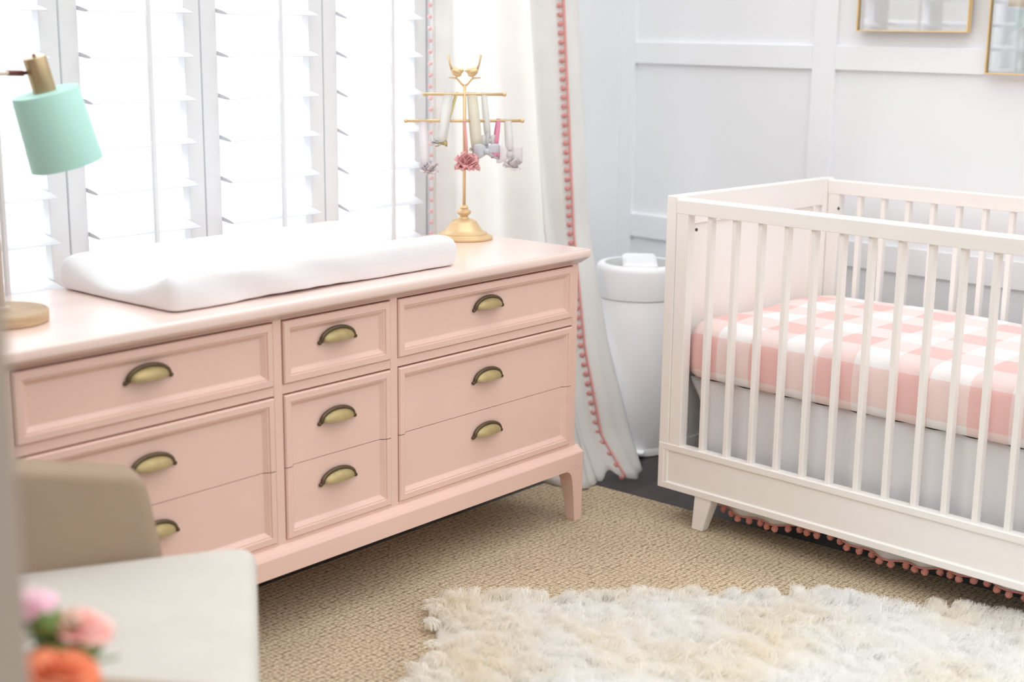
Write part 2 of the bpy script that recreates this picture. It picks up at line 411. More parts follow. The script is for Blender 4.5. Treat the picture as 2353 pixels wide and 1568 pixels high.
def cup_pull(cx, cz, parent):
    """half-dome bin pull with a raised dark border"""
    m = MB(); W, H, D = .0460, .0225, .0215
    rows = [[(cx + W*math.cos(a), .0050 - D*math.sin(a)**.8*math.sin(b), cz + H*math.sin(a)**.9*math.cos(b) - .002*math.sin(a)*math.sin(b)) for a in [PI*i/24 for i in range(25)]] for b in [PI/2*j/10 for j in range(11)]]
    m.grid(rows, 0)
    # border arch with small feet
    path = [(cx - .0525, .003, cz-.0035)] + [(cx - (W+.0015)*math.cos(PI*i/20), .0018, cz + (H+.0015)*math.sin(PI*i/20)) for i in range(21)] + [(cx + .0525, .003, cz-.0035)]
    m.tube(path, [.0038]+[.0050]*21+[.0038], 8, 1)
    m.ball((cx-.0525, .003, cz-.0035), .0048, 8, 6, 1); m.ball((cx+.0525, .003, cz-.0035), .0048, 8, 6, 1)
    return m.build('handle', [M_brass, M_bronze], parent, smooth=True, solid=0)
g = .0022
zs_low = .3765
pc = [-1.3405, -.8530, -.3515]
for ci, (a, b) in enumerate(cols):
    for row in range(3):
        m = MB()
        if row == 0: z0, z1, T, B, pz = .5603+.0012, .700-.0036, 1, 1, .6365
        elif row == 1: z0, z1, T, B, pz = zs_low+.0007, .5397-.0036, 1, 0, .4555
        else: z0, z1, T, B, pz = 0.2137+.0012, zs_low-.0007, 0, 1, .3160
        front(m, a+g+(.0012 if ci == 1 and row == 0 else 0), b-g, z0, z1, T, B)
        d = m.build('drawer', M_pink, dr)
        cup_pull(pc[ci] + (.0045 if (ci == 1 and row == 0) else 0), pz, d)

# ------------------------------------------------------------------ changing pad
def rrect(cx, cy, a, b, r, n=10):
    pts = []
    for qx, qy, t0 in ((1,1,0), (-1,1,PI/2), (-1,-1,PI), (1,-1,1.5*PI)):
        for i in range(n):
            t = t0 + PI/2*i/(n-1)
            pts.append((cx+qx*(a-r)+r*math.cos(t), cy+qy*(b-r)+r*math.sin(t)))
    return pts
def densify(pts, step):
    out = []
    for i, p in enumerate(pts):
        q = pts[(i+1) % len(pts)]; d = math.hypot(q[0]-p[0], q[1]-p[1]); k = max(1, int(d/step))
        out += [(p[0]+(q[0]-p[0])*j/k, p[1]+(q[1]-p[1])*j/k) for j in range(k)]
    return out
PA, PB = .414, .204
base = densify(rrect(0, 0, PA, PB, .022), .014)
def pad_top(x, y):
    u, v = abs(x)/PA, abs(y)/PB
    h = .030 + .047*max(0, min(1, (v-.12)/.72))**1.5
    if u > .84:
        w = (u-.84)/.16; h = h*(1-w*w*.10)
    return h
rings = []
def ring(ins, zf, outw=0):
    r = []
    for px, py in base:
        sx, sy = (PA-ins+outw)/PA, (PB-ins+outw)/PB
        x, y = px*sx, py*sy; r.append((x, y, zf(x, y, px, py)))
    return r
def hem(x, y, px, py):
    if py < -PB*.97 and -.25 < px < .1: return .002 + .004*max(0, math.sin((px+.25)*9)) + .0022*abs(math.sin(px*47))
    return .0015 + .0012*abs(math.sin(px*31+py*40))
rings.append(ring(.012, lambda *a: .001)); rings.append(ring(.002, hem))
for fz, o in ((.10, .001), (.35, .004), (.6, .004), (.8, .001)):
    rings.append(ring(0, lambda x, y, px, py, fz=fz: fz*pad_top(px, py), o + 0))
for ins, dz in ((.004, .90), (.010, .965), (.018, .99), (.03, 1.0), (.045, 1.0), (.06, 1), (.08, 1), (.10, 1), (.12, 1), (.14, 1), (.16, 1), (.18, 1), (.1985, 1)):
    rings.append(ring(ins, lambda x, y, px, py, dz=dz: dz*pad_top(x, y)))
# soft crumples in the cover's near side
rr = []
for k2, r in enumerate(rings):
    q = []
    for (x, y, z), (px, py) in zip(r, base):
        if 1 <= k2 <= 6 and py < -PB*.9:
            d = .004*math.sin(px*26 + z*60)*math.exp(-((px+.18)/.25)**2); y += d
        q.append((x-.832, y+.2465, z+.7412))
    rr.append(q)
mp_ = MB().loft(rr)
tag(mp_.build('changing_pad', M_pad, smooth=True, sub=1), 'white contoured changing pad with fitted cover lying on the pink dresser', 'changing pad')

# ------------------------------------------------------------------ desk lamp
LX, LY = -1.516, .219
lp = thing('table_lamp', 'mint shaded brass task lamp on round pale wood base', 'lamp', (LX, LY, .741))
m = MB().lathe([(.083, .7412), (.087, .7432), (.0875, .762), (.0845, .765)], (LX, LY, 0), 48); m.build('lamp_base', M_lampwood, lp, smooth=True, auto=40)
m = MB().lathe([(.017, .765), (.017, .770), (.0085, .772), (.0085, 1.225), (.006, 1.229)], (LX, LY, 0), 20); m.build('pole', M_brass_blown, lp, smooth=True, auto=40)
axc = Vector((-1.356, .25, 1.10)); ax = Vector((-.65*.20-.76*.16, .76*.20-.65*.16, 1)).normalized()
TL = Matrix.Translation(axc) @ ax.to_track_quat('Z', 'Y').to_matrix().to_4x4()
def tl(prof, n=40):
    return [[TL @ Vector((r*math.cos(2*PI*k/n), r*math.sin(2*PI*k/n), z)) for k in range(n)] for r, z in prof]
m = MB().loft(tl([(.0690, -.073), (.0705, -.073), (.0645, .072), (.0635, .0735), (.020, .0745), (.020, .0735), (.063, .0720), (.0690, -.072)]), caps=(False, False))
m.build('lamp_shade', M_mint, lp, smooth=True, auto=35)
m = MB().loft(tl([(.0225, .0735), (.0225, .140), (.0215, .1415)], 28)); m.loft(tl([(.0035, .1415), (.0035, .1485), (.002, .149)], 12))
m.build('socket', M_lampbrass, lp, smooth=True, auto=35)
e = axc + ax*.107 + Vector((-.65, .76, 0))*.021
m = MB().tube([(LX, LY, 1.2085), (LX+.045, LY+.012, 1.2085), (e.x-.055, e.y-.016, 1.2085)], .0042, 12)
m.build('arm', M_brass_blown, lp, smooth=True, auto=40)
m = MB().tube([(e.x-.056, e.y-.016, 1.2085), (e.x-.016, e.y-.005, 1.207)], .0055, 12); m.tube([(e.x-.017, e.y-.005, 1.207), (e.x+.004, e.y, 1.2085)], .0036, 10)
m.build('swivel_joint', M_armrod, lp, smooth=True, auto=40)
m = MB().ball(TL @ Vector((0, 0, .01)), .028, 16, 12); m.build('bulb', paint('frosted_bulb', (250,248,240), .3, 0, 3, bump=0), lp, smooth=True)

# ------------------------------------------------------------------ gold headband stand
TX, TY = -.078, .335
tr = thing('headband_stand', 'gold jewellery tree with two crossbars and a pair of birds on top', 'stand', (TX, TY, .741))
m = MB().lathe([(.0765, .7412), (.0785, .743), (.0785, .7475), (.0745, .7505), (.066, .7525), (.064, .7545), (.064, .7575), (.060, .7595), (.0525, .7625), (.047, .768), (.042, .776), (.0365, .784), (.0345, .788), (.0315, .790), (.024, .7935), (.0135, .7965), (.0105, .801), (.0115, .804), (.0175, .8085), (.0195, .8125), (.0185, .8165), (.0125, .820), (.010, .823), (.0125, .826), (.010, .830), (.0062, .833)], (TX, TY, 0), 40)
m.build('base', M_gold, tr, smooth=True, auto=28)
m = MB().tube([(TX, TY, .82), (TX, TY, 1.0), (TX, TY, 1.152)], .0044, 12); m.build('pole', M_gold, tr, smooth=True)
bd = Vector((math.cos(math.radians(-38)), math.sin(math.radians(-38)), 0))
def bar(z, h):
    c = Vector((TX, TY, z)); m = MB().tube([c-bd*h, c, c+bd*h], .0042, 10)
    m.ball(c-bd*h, .0056, 10, 8); m.ball(c+bd*h, .0062, 10, 8); m.build('crossbar', M_gold, tr, smooth=True)
bar(1.128, .108); bar(1.058, .158)
m = MB()
for s in (-1, 1):
    c = Vector((TX, TY, 1.149))
    m.tube([c, c+bd*(s*.008)+Vector((0,0,.006)), c+bd*(s*.018)+Vector((0,0,.018)), c+bd*(s*.026)+Vector((0,0,.022)), c+bd*(s*.043)+Vector((0,0,.0225))], [.0032, .003, .0026, .0026, .0016], 8)
m.build('branch', M_gold, tr, smooth=True)
for s in (-1, 1):
    m = MB(); c = Vector((TX, TY, 1.186)) + bd*(s*.0225)
    Rm = Matrix.Rotation(math.radians(-38), 4, 'Z') @ Matrix.Rotation(math.radians(s*-32), 4, 'Y')
    m.ball(c, .0122, 14, 10, sc=(1.3, .85, .9), M=Rm)
    m.ball(c+bd*(-s*.0125)+Vector((0,0,.0035)), .0072, 12, 8)
    b0 = c+bd*(-s*.0185)+Vector((0,0,.0035)); m.tube([b0, b0+bd*(-s*.004)], [.0024, .0006], 6)
    t0 = c+bd*(s*.011)+Vector((0,0,.005)); m.tube([t0, t0+bd*(s*.006)+Vector((0,0,.016)), t0+bd*(s*.010)+Vector((0,0,.040))], [.0048, .0034, .0044], 8, flat=.4)
    m.tube([c+Vector((0,0,-.008)), c+bd*(-s*.002)+Vector((0,0,-.0165))], .0014, 6)
    m.build('bird', M_gold, tr, smooth=True)

# headbands hung on the bars
def fmat(name, rgb, tr_=.3): return cloth(name, rgb, tr_, 900, .3, .04)
H_white = fmat('white_lace', (252,251,249), .45); H_cream = fmat('cream_lace', (252,249,236), .45); H_olive = fmat('gold_ribbon', (222,210,150), .2)
H_pinkf = fmat('pink_chiffon', (255,200,198), .35); H_grey = fmat('grey_satin', (236,238,242), .45); H_hot = fmat('hot_pink_ribbon', (252,184,210), .4)
H_blush = fmat('blush_tulle', (254,249,250), .6)
def loop(m, top, drop, spread, width, lean=0, yoff=.0, mi=0, n=22):
    """an elastic band hanging over a bar: a long narrow ribbon loop"""
    rows = [[], []]
    nrm = Vector((-bd.y, bd.x, 0))
    for i in range(n+1):
        t = 2*PI*i/n
        h = (1-math.cos(t))/2
        p = Vector(top) + Vector((0,0,.0055)) + Vector((0,0,-drop*h)) + bd*(lean*h) + nrm*(math.sin(t)*(.0065+spread*h)) + bd*(yoff*math.sin(t)*h)
        rows[0].append(p - bd*width/2); rows[1].append(p + bd*width/2)
    m.grid(rows, mi)
def barpt(z, s): return Vector((TX, TY, z)) + bd*s
def puff(m, c, r, n, mi=0, flat=.6):
    for i in range(n):
        a, b_ = random.uniform(0, 2*PI), random.uniform(-.4, 1.2)
        d = Vector((math.cos(a)*math.cos(b_), math.sin(a)*math.cos(b_), math.sin(b_)))
        M1 = d.to_track_quat('Z', 'Y').to_matrix().to_4x4(); rows = []
        s = r*random.uniform(.7, 1.1)
        for u in range(5):
            rows.append([Vector(c) + M1 @ Vector(((v-2)/2*s*.55*math.sin(PI*(u+.6)/5.2), (u-2)*.12*s*math.cos((v-2)*.9)+random.uniform(-.05,.05)*s, s*(u/4)*.85)) for v in range(5)])
        m.grid(rows, mi)
def bow(m, c, w, h, mi=0):
    c = Vector(c)
    for s in (-1, 1):
        rows = []
        for u in range(7):
            f = u/6
            rows.append([c + bd*(s*w*f) + Vector((0,0,(v-2)/2*h*(.25+.75*math.sin(PI*min(1,f*.62+.02)))+.004*math.sin(v*2+f*3))) + Vector((bd.y,-bd.x,0))*(.012*math.sin(PI*f)*(1 if v % 2 else .6)) for v in range(5)])
        m.grid(rows, mi, flip=s < 0)
    m.ball(c + Vector((bd.y,-bd.x,0))*.006, h*.35, 10, 8, mi)
def headband(label, band_args, band_mat, orn, orn_mat, orn_name):
    t = thing('headband', label, 'headband', tuple(band_args['top']), 0, 'baby headbands hung on the gold stand')
    m = MB(); loop(m, **band_args); m.build('band', band_mat, t, smooth=True, solid=.0012)
    if orn:
        m = MB(); orn(m); m.build(orn_name, orn_mat, t, smooth=True, solid=.0008)
headband('white lace headband on the upper bar, left of the gold pole', dict(top=barpt(1.128, -.043), drop=.135, spread=.016, width=.026, lean=-.02), H_white,
         lambda m: puff(m, barpt(1.000, -.070), .024, 14), H_white, 'bow')
headband('narrow gold ribbon headband on the upper bar, just left of the pole', dict(top=barpt(1.128, -.020), drop=.125, spread=.013, width=.006, lean=-.040), H_olive,
         lambda m: bow(m, barpt(.998, -.062), .016, .008), H_olive, 'bow')
headband('cream lace headband on the upper bar, right of the pole', dict(top=barpt(1.128, .020), drop=.150, spread=.016, width=.026, lean=.014), H_cream,
         lambda m: puff(m, barpt(.975, .034), .026, 14), H_cream, 'bow')
headband('white cotton headband on the upper bar, farthest right', dict(top=barpt(1.128, .052), drop=.12, spread=.015, width=.014, lean=.012), H_white,
         lambda m: bow(m, barpt(1.005, .066), .026, .018), H_white, 'bow')
headband('blush tulle headband on the lower bar, farthest left', dict(top=barpt(1.058, -.112), drop=.125, spread=.015, width=.020, lean=.006), H_blush,
         lambda m: puff(m, barpt(.925, -.096), .036, 22), H_blush, 'tulle_bow')
headband('pink chiffon flower headband hanging in front of the gold pole', dict(top=barpt(1.058, -.001), drop=.105, spread=.017, width=.007, lean=.006), H_pinkf,
         lambda m: puff(m, barpt(.940, .004)+Vector((bd.y,-bd.x,0))*.026, .042, 46), H_pinkf, 'flower')
headband('grey satin bow headband on the lower bar, right of the pole', dict(top=barpt(1.058, .064), drop=.075, spread=.014, width=.008, lean=-.004), H_grey,
         lambda m: bow(m, barpt(.977, .058)+Vector((bd.y,-bd.x,0))*.014, .036, .024), H_grey, 'bow')
headband('hot pink ribbon headband on the lower bar, right of the grey bow', dict(top=barpt(1.058, .093), drop=.085, spread=.012, width=.011, lean=-.010), H_hot,
         lambda m: bow(m, barpt(.968, .082)+Vector((bd.y,-bd.x,0))*.016, .012, .008), H_hot, 'bow')
headband('pale tulle headband on the lower bar, nearest its right tip', dict(top=barpt(1.058, .118), drop=.085, spread=.014, width=.018, lean=.006), H_white,
         lambda m: (bow(m, barpt(.968, .124), .036, .026), puff(m, barpt(.935, .135), .034, 12)), H_blush, 'tulle_bow')

# ------------------------------------------------------------------ curtain with coral pompom trim
LV = [2.28, 1.38, .70, .36, .11, -.006]
CA = {'A': [(-.03,.515),(-.014,.515),(-.010,.515),(.03,.51),(.05,.51),(.06,.51)],
      'B': [(.25,.53),(.331,.50),(.404,.485),(.36,.36),(.30,.23),(.215,.120)],
      'C': [(.50,.545),(.544,.50),(.492,.40),(.432,.30),(.394,.20),(.360,.064)],
      'D': [(.60,.56),(.641,.52),(.590,.42),(.525,.285),(.488,.165),(.446,.078)]}
def ctrl(k, z):
    zz = LV[::-1]
    return Vector((float(np.interp(z, zz, [p[0] for p in CA[k]][::-1])), float(np.interp(z, zz, [p[1] for p in CA[k]][::-1]))))
def curt(s, z):
    """point of the curtain at s across (0 window side .. 1 wall side) and height z"""
    keys = [0, .45, .82, 1]; A = [ctrl(k, z) for k in 'ABCD']
    i = 0 if s < keys[1] else (1 if s < keys[2] else 2)
    f = (s-keys[i])/(keys[i+1]-keys[i]); p = A[i].lerp(A[i+1], f); d = (A[i+1]-A[i]).normalized(); n = Vector((d.y, -d.x))
    amp = .5+.5*min(1, max(0, (z)/.6))
    if i == 0: w = (.020*math.sin(f*2*PI*2.5) * math.sin(PI*f)**.3 + .050*f**5)*amp
    elif i == 1: w = (.050*max(0, 1-f/.10)**1.5 - .034*math.sin(PI*f)**.55)*amp + .012*math.sin(f*2*PI*1.5)*math.sin(PI*f)
    else: w = .012*math.sin(PI*f)
    hemw = .004*math.sin(s*60)*max(0, 1-z/.5)
    q = p + n*(w+hemw)
    return Vector((q.x, q.y, z))
ct = thing('curtain', 'floor length white linen curtain edged with coral pompoms beside the window', 'curtain', (.33, .4, -.006))
NZ, NS = 70, 110
rows = []
for j in range(NZ+1):
    f = j/NZ; row = []
    for i in range(NS+1):
        s = i/NS
        zb = .003 + .024*max(0, 1-abs(s-.72)/.09) + .012*max(0, (s-.9)/.1) + .004*math.sin(s*25)**2
        z = zb + (2.28-zb)*f**1.15
        row.append(curt(s, z))
    rows.append(row)
MB().grid(rows).build('panel', M_curt, ct, smooth=True, solid=.0016)
def pom_mesh(name, mat, r):
    m = MB(); m.ball((0,0,0), r, 12, 9)
    m.v = [tuple(Vector(p)*(1+random.uniform(-.14,.14))) for p in m.v]
    o = m.build(name, mat, None, smooth=True, local=True); return o
def trim(s, z0, z1, step, side, top, mat, rr=.0078):
    tp = MB(); pts = [curt(s, z) for z in np.linspace(z0, top, 90)]
    R0, R1 = [], []
    for i, p in enumerate(pts):
        d = (curt(s+.006, p.z)-curt(s-.006 if s > .006 else 0, p.z)).normalized(); n = Vector((d.y, -d.x, 0))
        R0.append(p - d*.0042 + n*.0035); R1.append(p + d*.0042 + n*.0035)
    tp.grid([R0, R1]); t = tp.build('pompom_trim', M_curt if s < .1 else M_band, ct, smooth=True, solid=.001)
    base_o = pom_mesh('pompom', mat, rr); k = 0; z = z0
    Mi = ROOT[ct.name].inverted()
    while z < z1:
        p = curt(s, z); d = (curt(min(1, s+.006), z)-curt(max(0, s-.006), z)).normalized(); n = Vector((d.y, -d.x, 0))
        q = Mi @ (p + d*(side*.013) + n*.007)
        if k == 0: o = base_o; o.parent = t; o.location = q
        else: o = dup(base_o, t, q)
        o.rotation_euler = (random.uniform(0, 6), random.uniform(0, 6), 0); k += 1; z += step
trim(.004, .70, 1.50, .0315, -1, 2.27, M_coral_washed, .0068)
trim(.82, .010, 1.50, .0272, -1, 2.27, M_coral, .0082)
cr_ = thing('curtain_rod', 'slim brass curtain rod above the window, holding the white curtain', 'curtain rod', (-.7, .56, 2.29))
m = MB().tube([(-1.8, .55, 2.295), (-.7, .55, 2.295), (.75, .55, 2.295)], .011, 14); m.build('rod', M_gold, cr_, smooth=True)
for x in (-1.8, .75): MB().ball((x, .55, 2.295), .024, 16, 10).build('finial', M_gold, cr_, smooth=True)
for x in (-1.7, -.75, .68): MB().tube([(x, .545, 2.295), (x, .664, 2.295)], .008, 10).build('bracket', M_gold, cr_, smooth=True)

# ------------------------------------------------------------------ diaper pail
PX, PY = .70, .30
pl = thing('diaper_pail', 'white round diaper pail between the curtain and the crib', 'pail', (PX, PY, -.012))
m = MB().lathe([(.122, -.0118), (.126, -.009), (.126, .010), (.1235, .013), (.132, .48), (.130, .483)], (PX, PY, 0), 56); m.build('body', M_pail, pl, smooth=True, auto=40)
m = MB().lathe([(.130, .4835), (.1345, .487), (.1345, .571), (.132, .582), (.124, .5885), (.113, .590), (.110, .586), (.02, .586)], (PX, PY, 0), 56); m.build('lid', M_pail, pl, smooth=True, auto=40)
vd = Vector((-.80, -.60, 0)); sd = Vector((-vd.y, vd.x, 0))   # towards the room, and across
m = MB(); c = Vector((PX, PY, 0)); rings = []
for z, w, l in ((.5862, .056, .112), (.5955, .052, .110), (.6005, .044, .104)):
    rings.append([c - sd*w - vd*l + Vector((0,0,z)), c + sd*w - vd*l + Vector((0,0,z)), c + sd*w + vd*l + Vector((0,0,z)), c - sd*w + vd*l + Vector((0,0,z))])
m.loft(rings); m.build('lid_flap', M_pail, pl, bevel=.004, seg=3)
for s in (-1, 1):
    m = MB(); pts = []
    for i in range(13):
        a = -1.05 + 2.1*i/12; pts.append(c + sd*(s*.108*math.cos(a)) + vd*(.108*math.sin(a)))
    pts = [p for p in pts if abs((p-c).dot(sd)) > .05]
    e0 = c + sd*(s*.0535) - vd*.092; e1 = c + sd*(s*.0535) + vd*.092
    poly = [e0]+pts+[e1]
    m.loft([[p+Vector((0,0,.5862)) for p in poly], [p+Vector((0,0,.5885)) for p in poly]]); m.build('lid_recess', M_grey, pl)
m = MB(); f0 = c + vd*.125
m.loft([[f0 - sd*.03 + Vector((0,0,z)), f0 + sd*.03 + Vector((0,0,z)), f0 + sd*.026 + vd*.03 + Vector((0,0,z)), f0 - sd*.026 + vd*.03 + Vector((0,0,z))] for z in (.002, .012)])
m.build('foot_pedal', M_pail, pl, bevel=.003)

# ------------------------------------------------------------------ crib (built in its own axes: x to the wall, -y along its length)
CL, CW_ = 1.343, .748
TZ, RZ, SZ, BZ = .8794, .8393, .2209, .0964
cb = thing('crib', 'white wooden slatted crib standing along the paneled wall', 'crib', (CX, CY, 0), YAW)
def L(m, name, mat=M_crib, **k): return m.build(name, mat, cb, local=True, **k)
for s in (0, 1):                                            # end panels
    Y = (lambda a: -a) if s == 0 else (lambda a: -CL+a)
    m = MB().box(0, .055, Y(0), Y(.031), BZ, TZ+.004).box(CW_-.055, CW_, Y(0), Y(.031), BZ, TZ+.004)
    m.box(.055, CW_-.055, Y(0), Y(.031), .805, TZ+.004).box(.055, CW_-.055, Y(0), Y(.031), BZ, .22)
    m.box(.055, CW_-.055, Y(.009), Y(.023), .22, .805)
    for xb in (.064, CW_-.105): m.box(xb, xb+.011, Y(.006), Y(.034), .22, .805)
    L(m, 'end_panel', bevel=.0025)
for s in (0, 1):
    X = (lambda a: a) if s == 0 else (lambda a: CW_-a)
    for y0, y1 in ((-.032, -.070), (-CL+.032, -CL+.070)):
        L(MB().box(X(.001), X(.031), y0, y1, SZ-.01, RZ+.002), 'post', bevel=.002)
    m = MB(); x0, x1 = X(.0005), X(.032)
    prof = [(X(.0005), RZ), (X(.0005), TZ-.006), (X(.004), TZ-.001), (X(.010), TZ), (X(.030), TZ), (X(.0325), TZ-.003), (X(.0325), RZ)]
    m.loft([[(a, y, z) for a, z in prof] for y in (-.0315, -CL+.0315)]); L(m, 'top_rail', bevel=.0012)
    # lower rail with a sunk field
    y0, y1 = -.001, -CL+.001
    rings = []
    for d, dx in ((0, .030), (0, .0), (.017, .0), (.0195, .0035), (.022, .0042)):
        a0, a1, b0, b1 = y0-d, y1+d, BZ+d, SZ-d
        rings.append([(X(dx-.0012), a0, b0), (X(dx-.0012), a1, b0), (X(dx-.0012), a1, b1), (X(dx-.0012), a0, b1)])
    m = MB().loft(rings); L(m, 'lower_rail', bevel=.001, seg=1)
    first = None
    for i in range(15):
        yc = -.1337-.0768*i
        if first is None:
            m = MB().box(X(.006), X(.0275), -.0068, .0068, SZ-.004, RZ+.004); first = L(m, 'slat', bevel=.002); first.location = (0, yc, 0)
        else: dup(first, cb, (0, yc, 0))
for sx in (0, 1):
    for sy in (0, 1):
        X = (lambda a: a) if sx == 0 else (lambda a: CW_-a)
        Y = (lambda a: -a) if sy == 0 else (lambda a: -CL+a)
        zb = 0 if sx == 0 else -.0118
        rings = []
        for z, xa, xb, ya, yb in ((zb+.0004, .006, .034, .114, .149), (.078, .002, .040, .122, .174), (BZ+.001, .002, .040, .124, .178)):
            rings.append([(X(xa), Y(ya), z), (X(xb), Y(ya), z), (X(xb), Y(yb), z), (X(xa), Y(yb), z)])
        L(MB().loft(rings), 'leg', bevel=.003)
L(MB().box(.085, CW_-.045, -.042, -CL+.042, .378, .400), 'mattress_support', M_dark, bevel=.002)
for x in (.0345, CW_-.0345):
    L(MB().lathe([(.0042, 0), (.0042, .003), (.003, .004)], (0, 0, 0), 12, Matrix.Translation((x, -.0702, .798)) @ Matrix.Rotation(PI/2, 4, 'X')), 'bolt', M_dark, smooth=True, auto=40)

# mattress under a pink buffalo check sheet
mt = thing('crib_mattress', 'crib mattress in a pink and white buffalo check sheet', 'mattress', tuple(cw(.375, -CL/2, .4025)), YAW)
ML, MW, MH = .632, .337, .150
bs = densify(rrect(0, 0, MW, ML, .045), .03); rings = []
for ins, z in ((.03, .001), (.010, .004), (.003, .014), (0, .03), (-.001, .06), (0, .09), (.002, .112), (.008, .130), (.018, .142), (.032, .148), (.05, .151), (.09, .154), (.15, .156), (.21, .157), (.27, .1575)):
    rings.append([(px*(MW-ins)/MW, py*(ML-ins)/ML, z + (.003*math.sin(px*17+py*9) if .14 < z < .1565 else 0)) for px, py in bs])
m = MB().loft(rings); m.build('fitted_sheet', M_sheet, mt, smooth=True, local=True)

# crib skirt with pompoms
sk = thing('crib_skirt', 'white crib skirt hanging under the mattress with coral pompom hem', 'crib skirt', tuple(cw(.07, -CL/2, .02)), YAW)
def skp(y, z):
    f = (.39-z)/.36
    amp = .007+.004*max(0, f)
    x = .066 + amp*math.sin(y*2*PI/.105+.6*math.sin(y*9)) + .003*math.sin(y*23)*f
    return Vector((x-.07, y+CL/2, z-.02))
def hemz(y): return .064 + .009*math.sin(y*2*PI/.42+2.4)
rows = []
for j in range(25):
    f = j/24; row = []
    for i in range(181):
        y0 = -.048 - .050*math.sin(PI*min(1, f*1.15))**1.5*(1 if f < .87 else .9) - .018*f
        y = y0 + (-CL+.05-y0)*i/180
        z = .400 + (hemz(y)-.400)*f
        row.append(skp(y, z))
    rows.append(row)
m = MB().grid(rows, flip=True); m.build('skirt_panel', M_skirt, sk, smooth=True, local=True, solid=.001)
rows = [[], []]
for i in range(181):
    y = -.105 + (-CL+.155)*i/180
    rows[0].append(skp(y, hemz(y)+.0005)-Vector((.002,0,0))); rows[1].append(skp(y, hemz(y)-.0035)-Vector((.002,0,0)))
tb = MB().grid(rows).build('pompom_trim', M_coral2, sk, smooth=True, local=True, solid=.0008)
po = pom_mesh('pompom', M_coral2, .0088); k2 = 0; y = -.106
while y > -CL+.05:
    q = skp(y, hemz(y)-.0110)
    if k2 == 0: o = po; o.parent = tb; o.location = q
    else: o = dup(po, tb, q)
    o.rotation_euler = (random.uniform(0, 6), random.uniform(0, 6), 0); k2 += 1; y -= .0300

# ------------------------------------------------------------------ framed prints on the crib wall
def frame(y0, y1, z0, z1, label, art):
    t = thing('picture_frame', label, 'picture frame', tuple(cw(WX-.03, (y0+y1)/2, z0)), YAW)
    Mi = ROOT[t.name].inverted()
    def P(x, y, z): return Mi @ cw(x, y, z)
    def bx(m, a, b, c, d, e, f, mi=0):
        m.add([P(x, y, z) for z in (e, f) for y in (c, d) for x in (a, b)], [(0,2,3,1),(4,5,7,6),(0,1,5,4),(2,6,7,3),(0,4,6,2),(1,3,7,5)], mi)
    xo, xi, w = WX-.034, WX-.0135, .0042
    m = MB(); bx(m, xo, xi, y0, y0-w, z0, z1); bx(m, xo, xi, y1+w, y1, z0, z1); bx(m, xo, xi, y0-w, y1+w, z0, z0+w); bx(m, xo, xi, y0-w, y1+w, z1-w, z1)
    m.build('frame', M_goldf, t, local=True, bevel=.001)
    m = MB(); bx(m, xi-.008, xi-.006, y0-w, y1+w, z0+w, z1-w); m.build('print', art, t, local=True)
    m = MB(); bx(m, xi-.0125, xi-.0115, y0-w, y1+w, z0+w, z1-w); m.build('glass', M_fglass, t, local=True)
    return t, P, bx, xi
frame(-.014, -.366, 1.303, 1.76, 'gold framed white print on the paneled wall, left of the other frame', paint('white_print', (252,252,253), .5, .02, 4, bump=0))
t, P, bx, xi = frame(-.424, -.79, 1.192, 1.68, 'gold framed print with mint figure, right of the other frame and hung lower', paint('pale_blue_print', (220,226,230), .5, .02, 4, bump=0))
mm = paint('mint_ink', (176,216,204), .6, .04, 9, bump=0); mg = paint('gold_ink', (214,178,96), .5, .04, 9, bump=0); mw = paint('white_ink', (232,240,240), .6, .02, 9, bump=0)
m = MB()
def flat(pts, mi, x): m.add([P(x, y, z) for y, z in pts], [tuple(range(len(pts)))], mi)
X0 = xi-.0084
flat([(-.472,1.374),(-.60,1.370),(-.60,1.45),(-.472,1.45)], 1, X0)
flat([(-.486,1.364),(-.60,1.364),(-.60,1.27),(-.524,1.275),(-.496,1.31)], 0, X0)
flat([(-.449,1.213),(-.62,1.213),(-.60,1.31),(-.534,1.335),(-.484,1.30)], 2, X0-.0003)
m.build('artwork', [mm, mg, mw], t, local=True)

# ------------------------------------------------------------------ armchair
ch = thing('armchair', 'beige linen armchair in the left foreground, turned towards the room', 'armchair', (-1.93, -.62, 0))
def prism(m, poly, z0, z1, r=.03, top=0, n=5):
    """rounded soft prism from a plan polygon"""
    P2 = [Vector(p) for p in poly]; c = sum(P2, Vector((0, 0)))/len(P2)
    def rounded(ins):
        out = []
        L_ = len(P2)
        for i in range(L_):
            a, b, d = P2[i-1], P2[i], P2[(i+1) % L_]
            u, v = (a-b).normalized(), (d-b).normalized()
            b2 = b + (u+v).normalized()*ins*1.3
            p, q = b2+u*r, b2+v*r
            for k in range(n+1):
                f = k/n; out.append(p*(1-f)**2 + b2*(2*f*(1-f)) + q*f*f)
        return out
    rs = min(.03, (z1-z0)/3)
    rings = []
    for k in range(5):
        a = PI/2*k/4; rings.append([(p.x, p.y, z0+rs*(1-math.sin(a))) for p in rounded(rs*(1-math.cos(PI/2-a)) if False else rs*(1-math.sin(a)))][::1])
    rings = []
    for k in range(6):
        a = PI/2*k/5; rings.append([(p.x, p.y, z0+rs*(1-math.cos(a))) for p in rounded(rs*(1-math.sin(a)))])
    for k in range(6):
        a = PI/2*k/5; rings.append([(p.x, p.y, z1-rs*(1-math.sin(a))) for p in rounded(rs*(1-math.cos(a)))])
    if top:
        for f in (.25, .5, .75, .97):
            q = rounded(rs)
            rings.append([(p.x+(c.x-p.x)*f, p.y+(c.y-p.y)*f, z1+top*(1-(1-f)**2)) for p in q])
    m.loft(rings)
F = Vector((-1.480, -.480)); Nn = Vector((-1.838, -.922)); bk = Vector((-.88, .475)).normalized()
Bf = F + bk*.44; Bn = Nn + bk*.44
